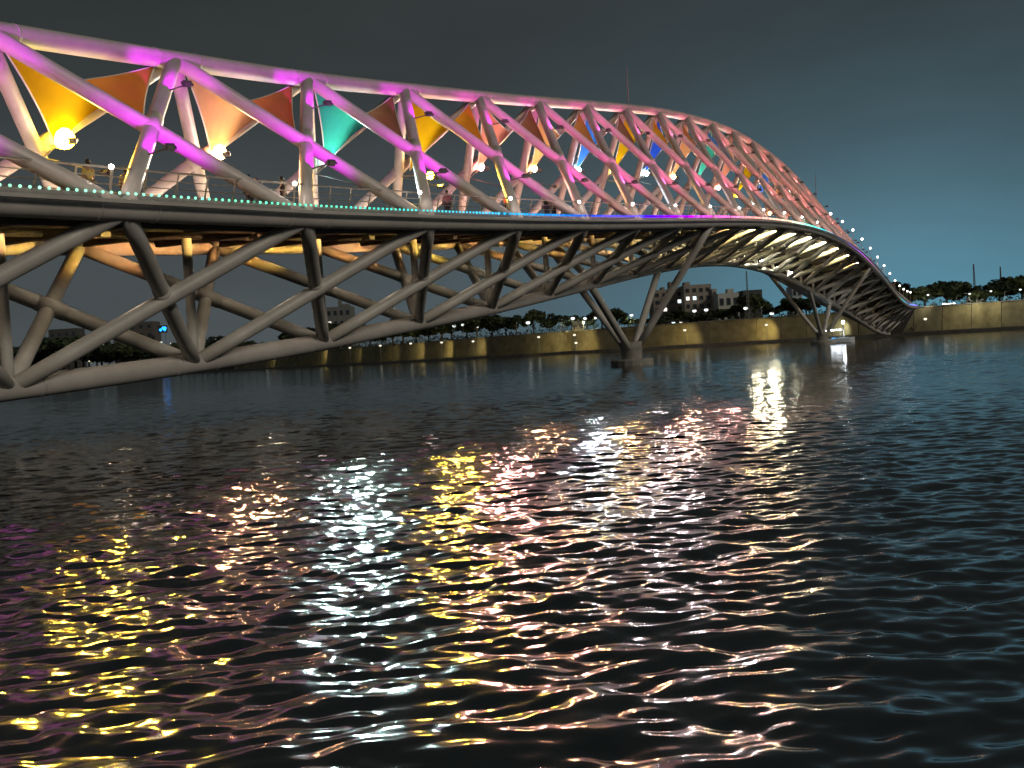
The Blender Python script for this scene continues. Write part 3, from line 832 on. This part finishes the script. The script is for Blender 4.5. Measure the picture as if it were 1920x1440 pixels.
# ------------------------------------------------------------------ buildings behind the bank
FRAME = mat('window frame', (.2, .2, .2), .6); GLASS = mat('window glass', (.03, .035, .04), .1, spec=.8)
LITW = emat('lit window', (1, .93, .8), 1.6); LITB = emat('lit window cool', (.75, .95, 1), 2.0)
def building(x0, x1, ytop, Y, color, rows, cols, label, lit=(), depth=10, wing=None, roofbits=(), winw=.5, em=0):
    a, b = ground_at(x0, Y, WALL_TOP), ground_at(x1, Y, WALL_TOP)
    h = height_at((x0+x1)/2, ytop, Y).z-WALL_TOP
    d = b-a; W = d.length; rz = math.atan2(d.y, d.x)
    o = empty('building', ((a.x+b.x)/2, (a.y+b.y)/2, WALL_TOP), rz); tag(o, label, 'building')
    wm = mat('render wall', color, .9, noise=.25, nscale=.3)
    MB().box((0, depth/2, h/2), (W, depth, h)).build('wall', wm, o)
    pm = MB()
    for c, s_ in (((0, .12, h+.35), (W+.1, .24, .7)), ((0, depth-.12, h+.35), (W+.1, .24, .7)), ((-W/2+.07, depth/2, h+.35), (.24, depth-.5, .7)), ((W/2-.07, depth/2, h+.35), (.24, depth-.5, .7))): pm.box(c, s_)
    pm.build('parapet', wm, o)
    for (fx, fw, fh) in roofbits:
        MB().box((fx*W, depth*.5, h+fh/2), (fw*W, depth*.4, fh)).build('roof_tank', wm, o)
    fl = h/rows; cw = W/cols
    for r_ in range(rows):
        for c_ in range(cols):
            cx = -W/2+cw*(c_+.5); cz = fl*(r_+.55); ww, wh = cw*winw, fl*.45
            f = MB()
            for q_, s_ in (((cx, -.05, cz+wh/2+.06), (ww+.24, .14, .12)), ((cx, -.08, cz-wh/2-.06), (ww+.3, .2, .12)), ((cx-ww/2-.06, -.05, cz), (.12, .14, wh)), ((cx+ww/2+.06, -.05, cz), (.12, .14, wh))): f.box(q_, s_)
            w_ = f.build('window', FRAME, o)
            MB().box((cx, -.012, cz), (ww, .05, wh)).build('pane', (LITW if (r_+c_) % 2 else LITB) if (r_, c_) in lit else GLASS, w_)
    return o
building(1286, 1337, 537, 400, (.42, .38, .33), 5, 4, 'tan five storey apartment block seen under the bridge arch', {(3, 0), (3, 1)}, 14, roofbits=((-.3, .2, 2.0),))
building(1228, 1284, 546, 408, (.36, .32, .28), 5, 4, 'darker wing left of the tan apartment block with a roof tank', {(1, 0), (0, 2), (2, 1), (0, 3), (3, 3)}, 14, roofbits=((.2, .16, 3.6), (-.1, .1, 1.8)))
building(1338, 1347, 545, 399, (.5, .48, .45), 5, 1, 'narrow pale stair tower on the right of the tan apartment block', (), 8)
building(1349, 1388, 553, 390, (.62, .64, .6), 2, 3, 'small white two storey house under the bridge arch', (), 10, roofbits=((.2, .3, 2.2),))
building(1396, 1432, 547, 420, (.10, .11, .10), 4, 3, 'dark flat roofed block beyond the white house', (), 12)
building(216, 292, 606, 780, (.14, .13, .12), 5, 5, 'hazy dark block left of the blue lit sign', (), 16)
building(604, 662, 578, 520, (.22, .23, .22), 4, 5, 'grey building with lit window seen between the near lower members', {(2, 1)}, 14, roofbits=((.1, .08, 4), (.3, .2, 2)))
building(96, 150, 618, 900, (.1, .1, .1), 4, 4, 'dark block far left behind the lattice', (), 16)
building(1074, 1096, 606, 345, (.4, .42, .36), 1, 2, 'low pale kiosk on the bank left of the nearer pier', (), 6)
building(1488, 1506, 540, 380, (.55, .65, .7), 3, 2, 'pale bluish house behind the far pier struts', {(1, 0)}, 8)
# pale far towers and masts on the skyline
def mast(x, y0, Y, label, r=.25):
    b = ground_at(x, Y, WALL_TOP); h = height_at(x, y0, Y).z-WALL_TOP
    o = empty('radio_mast', (b.x, b.y, WALL_TOP)); tag(o, label, 'mast')
    m = MB()
    for i in range(3):
        an = i*2.094; m.tube([(.5*math.cos(an), .5*math.sin(an), 0), (.12*math.cos(an), .12*math.sin(an), h)], r*.3, 4)
    m.build('mast_leg', FRAME, o)
    m = MB(); n_ = 12
    for j in range(n_):
        z0, z1 = h*j/n_, h*(j+1)/n_; f0, f1 = .5-.38*j/n_, .5-.38*(j+1)/n_
        for i in range(3):
            a0, a1 = i*2.094, (i+1)*2.094; m.tube([(f0*math.cos(a0), f0*math.sin(a0), z0), (f1*math.cos(a1), f1*math.sin(a1), z1)], r*.16, 3)
    m.build('mast_bracing', FRAME, o)
mast(1829, 495, 330, 'thin lattice mast rising behind the trees right of the bridge end')
mast(1879, 500, 420, 'far lattice mast above the tall trees at the right edge', .4)
pole_ = ground_at(1404, 300, WALL_TOP)
mast(1404, 508, 310, 'tall thin mast standing under the bridge arch right of the white house', .2)

# ------------------------------------------------------------------ lamps on the far bank
POLE = mat('lamp pole', (.35, .36, .36), .5)
HEADW = emat('street lamp glow', (.92, 1, .97), 1.6); HEADY = emat('quay lamp glow', (1, .92, .72), 1.3)
def street_lamp(x, y, back, label, r=.42, m_=None, power=0, base=WALL_TOP, Y=None, arm=0):
    Y = Y or bankY(x)+back
    hd = height_at(x, y, Y)
    o = empty('street_lamp', (hd.x, hd.y, base)); tag(o, label, 'street lamp', 'lamps on the far bank')
    h = hd.z-base
    ax_, ay_ = cy*arm, sy*arm
    MB().tube([(ax_, ay_, 0), (ax_, ay_, h*.6), (ax_, ay_, h-r*.3)], [.09, .07, .05], 6).build('pole', POLE, o)
    if arm: MB().tube([(ax_, ay_, h-.1), (ax_*.5, ay_*.5, h+.35), (0, 0, h+r*.4)], .045, 6).build('arm', POLE, o)
    hm = MB().ball((0, 0, h), r, 10, 6, (1, 1, .72)).build('lamp_head', m_ or HEADW, o, True)
    MB().ball((0, 0, h+r*.55), r*.8, 8, 4, (1, 1, .35)).build('lamp_cap', POLE, o, True)
    if power: lamp_light('SPOT', 'lamp_light', (cy*.3, sy*.3, h-r-.2), (cy, sy, -.45), power*1.3, angle=140, blend=.5, color= ((1, .80, .34) if x < 1500 else (.95, 1, .8)) if base < 3 else (1, .95, .68), parent=o, size=0)
UP = [(852, 611, 'with a green tree lit beside it'), (868, 609, ''), (957, 599, ''), (968, 604, ''), (990, 605, ''), (1051, 600, ''), (1074, 597, ''), (1097, 597, ''), (1116, 596, ''), (1184, 591, ''), (1302, 583, ''), (1324, 581, ''), (1398, 578, ''), (1427, 574, ''), (1447, 588, ''), (1818, 551, ''), (1858, 546, ''), (1913, 543, ''), (8, 662, ''), (79, 652, ''), (101, 650, ''), (170, 654, ''), (192, 646, ''), (302, 642, ''), (322, 644, ''), (403, 637, ''), (812, 612, ''), (895, 612, ''), (1740, 553, '')]
UP = sorted(UP)
for i, (x, y, ex) in enumerate(UP):
    if i < 15: lb = 'white lamp on the upper promenade, %s lamp from the left edge' % ordn[i]
    else: lb = 'white lamp on the upper promenade, %s lamp from the right edge' % ordn[len(UP)-1-i]
    street_lamp(x, y, 5.0 if x > 1700 else 13.5, lb, .30 if x > 1700 else .36+.0009*bankY(x)*random.uniform(.5, 1.1), HEADW, 420 if x > 1700 else (350 if 1040 < x < 1200 else 0), arm=8.5 if x > 1700 else 0)
LOWL = [(600, 655), (656, 652), (713, 648), (770, 644), (828, 642), (887, 640), (1010, 632), (1077, 628), (1080, 643), (1284, 619), (1437, 609), (500, 668), (125, 679), (168, 677), (1580, 606), (1735, 598)]
LOWL = sorted(LOWL)
for i, (x, y) in enumerate(LOWL):
    street_lamp(x, y, 5.5, 'warm lamp on the lower quay in front of the bank wall, %s from the left' % ordn[i], .26+.0006*bankY(x), HEADY, (420*random.uniform(.35, 1.4) if x < 1500 else 220), QUAY_Z)

# ------------------------------------------------------------------ small things on the bank and water
def blue_sign():
    p = height_at(305, 617, 770); o = empty('rooftop_sign', (p.x, p.y, WALL_TOP), math.atan2(RGT.y, RGT.x)); tag(o, 'round blue lit rooftop sign beside the hazy dark block', 'sign')
    h = p.z-WALL_TOP
    MB().box((-1.5, .4, h/2), (.3, .3, h)).box((1.5, .4, h/2), (.3, .3, h)).build('sign_post', FRAME, o)
    MB().box((0, .25, h), (6.4, .3, 5)).build('sign_board', DARK, o)
    be = emat('blue sign glow', (.02, .30, 1), 3.0)
    for dx, dz, r_ in ((-1.5, -.5, 1.0), (.4, .6, 1.1), (1.5, .5, 1.2), (1.4, -.6, .9)):
        MB().ball((dx, -.02-.06*dx, h+dz), r_, 10, 6, (1, .2, 1)).build('sign_lamp', be, o, True)
blue_sign()
def boat():
    p = ground_at(1566, 196, 0)
    o = empty('moored_boat', (p.x, p.y, 0), math.radians(-62)); tag(o, 'small white and blue boat with a lit canopy moored by the far pier', 'boat')
    hullm = mat('boat hull', (.75, .8, .85), .4, noise=.2, nscale=2); bluem = mat('boat blue', (.12, .35, .55), .5)
    m = MB(); L, W = 7.0, 2.2; secs = []
    for i in range(9):
        t = i/8; x_ = -L/2+L*t; w = W/2*(1-max(0, (t-.55)/.45)**2)*.98+.03
        zt = .85+.35*max(0, t-.5)
        secs.append([(x_, -w, zt), (x_, -w*.8, .15), (x_, 0, -.25), (x_, w*.8, .15), (x_, w, zt)])
    for s_ in secs: m.v += s_
    for i in range(8):
        for j in range(4): a = i*5+j; m.f.append((a, a+1, a+6, a+5))
    m.f += [(0, 5, 9, 4)] if False else []
    m.f.append((4, 3, 2, 1, 0))
    m.build('hull', hullm, o)
    MB().box((-.3, 0, .62), (5.2, 1.7, .06)).build('boat_deck', bluem, o)
    MB().box((-.6, 0, 2.45), (4.2, 2.2, .1)).build('canopy', hullm, o)
    for a in (-2.5, 1.3):
        for b in (-.95, .95): MB().tube([(a, b, .6), (a, b, 2.42)], .04, 5).build('canopy_post', POLE, o)
    for a in (-1.6, .0): MB().box((a, 0, .85), (.5, 1.5, .4)).build('bench', bluem, o)
    be_ = emat('boat lamp glow', (.85, .95, 1), 90); MB().box((-.6, 0, 2.36), (3.4, .3, .07)).build('boat_lamp', be_, o)
    MB().tube([(1.6, 0, .6), (1.6, 0, 3.6)], .05, 5).build('added_lamp_post', POLE, o); MB().ball((1.6, 0, 3.7), .24, 8, 6).build('added_lamp', be_, o, True)  # mast and lamp added to lengthen the white reflection below the boat
boat()
def van():
    Y = bankY(1830)+15; p = ground_at(1830, Y, WALL_TOP)
    o = empty('parked_van', (p.x, p.y, WALL_TOP), math.atan2(RGT.y, RGT.x)); tag(o, 'white van parked under a lamp on top of the bank wall', 'van')
    vm = mat('van paint', (.8, .8, .78), .3)
    prof = [(-2.2, 0, .35), (2.2, 0, .35), (2.2, 0, .95), (1.55, 0, 1.1), (.95, 0, 1.85), (-2.1, 0, 1.9), (-2.2, 0, 1.2)]
    MB().prism([Vector(q)+Vector((0, -.9, 0)) for q in prof], (0, 1.8, 0)).build('body', vm, o)
    for cx, w_ in ((.55, .8), (-.45, .8), (-1.45, .8)): MB().box((cx, -.905, 1.45), (w_, .03, .5)).build('window', GLASS, o)
    MB().box((0, -.92, .55), (3.4, .04, .08)).build('trim', FRAME, o)
    for cx in (-1.35, 1.4):
        for s_ in (-1, 1):
            w_ = MB().tube([(cx, s_*.92, .34), (cx, s_*.70, .34)], .34, 14).build('wheel', DARK, o); MB().tube([(cx, s_*.93, .34), (cx, s_*.90, .34)], .18, 10).build('rim', POLE, w_)
    for s_ in (-1, 1): MB().box((2.2, s_*.65, .8), (.05, .3, .16)).build('headlight', emat('headlight', (1, 1, .95), 4), o)
van()
def strip_light():
    Y = bankY(1779)+11.2; a, b = ground_at(1767, Y, WALL_TOP), ground_at(1791, Y, WALL_TOP)
    d = b-a; o = empty('light_bench', ((a.x+b.x)/2, (a.y+b.y)/2, WALL_TOP), math.atan2(d.y, d.x)); tag(o, 'long low white light strip on the wall top right of the bridge end', 'light strip')
    MB().box((0, 0, .25), (d.length, .5, .5)).build('plinth', CONC, o)
    MB().box((0, -.1, .62), (d.length*.96, .3, .22)).build('light_tube', emat('strip glow', (1, 1, .95), 5), o)
strip_light()
def shore_person(x, lab, c1, c2, off):
    Y = bankY(x)+off; p = ground_at(x, Y, QUAY_Z); person((p.x, p.y, QUAY_Z), random.uniform(0, 6), lab, c1, c2, 1.72)
shore_person(1712, 'person in dark clothes standing on the quay beside the bridge abutment, left of two', (.03, .03, .04), (.03, .03, .03), 5)
shore_person(1719, 'person in a dark coat on the quay beside the bridge abutment, right of two', (.05, .04, .04), (.02, .02, .03), 5.2)
shore_person(1548, 'person in a white shirt on the quay behind the far pier', (.6, .6, .6), (.05, .05, .06), 5.5)
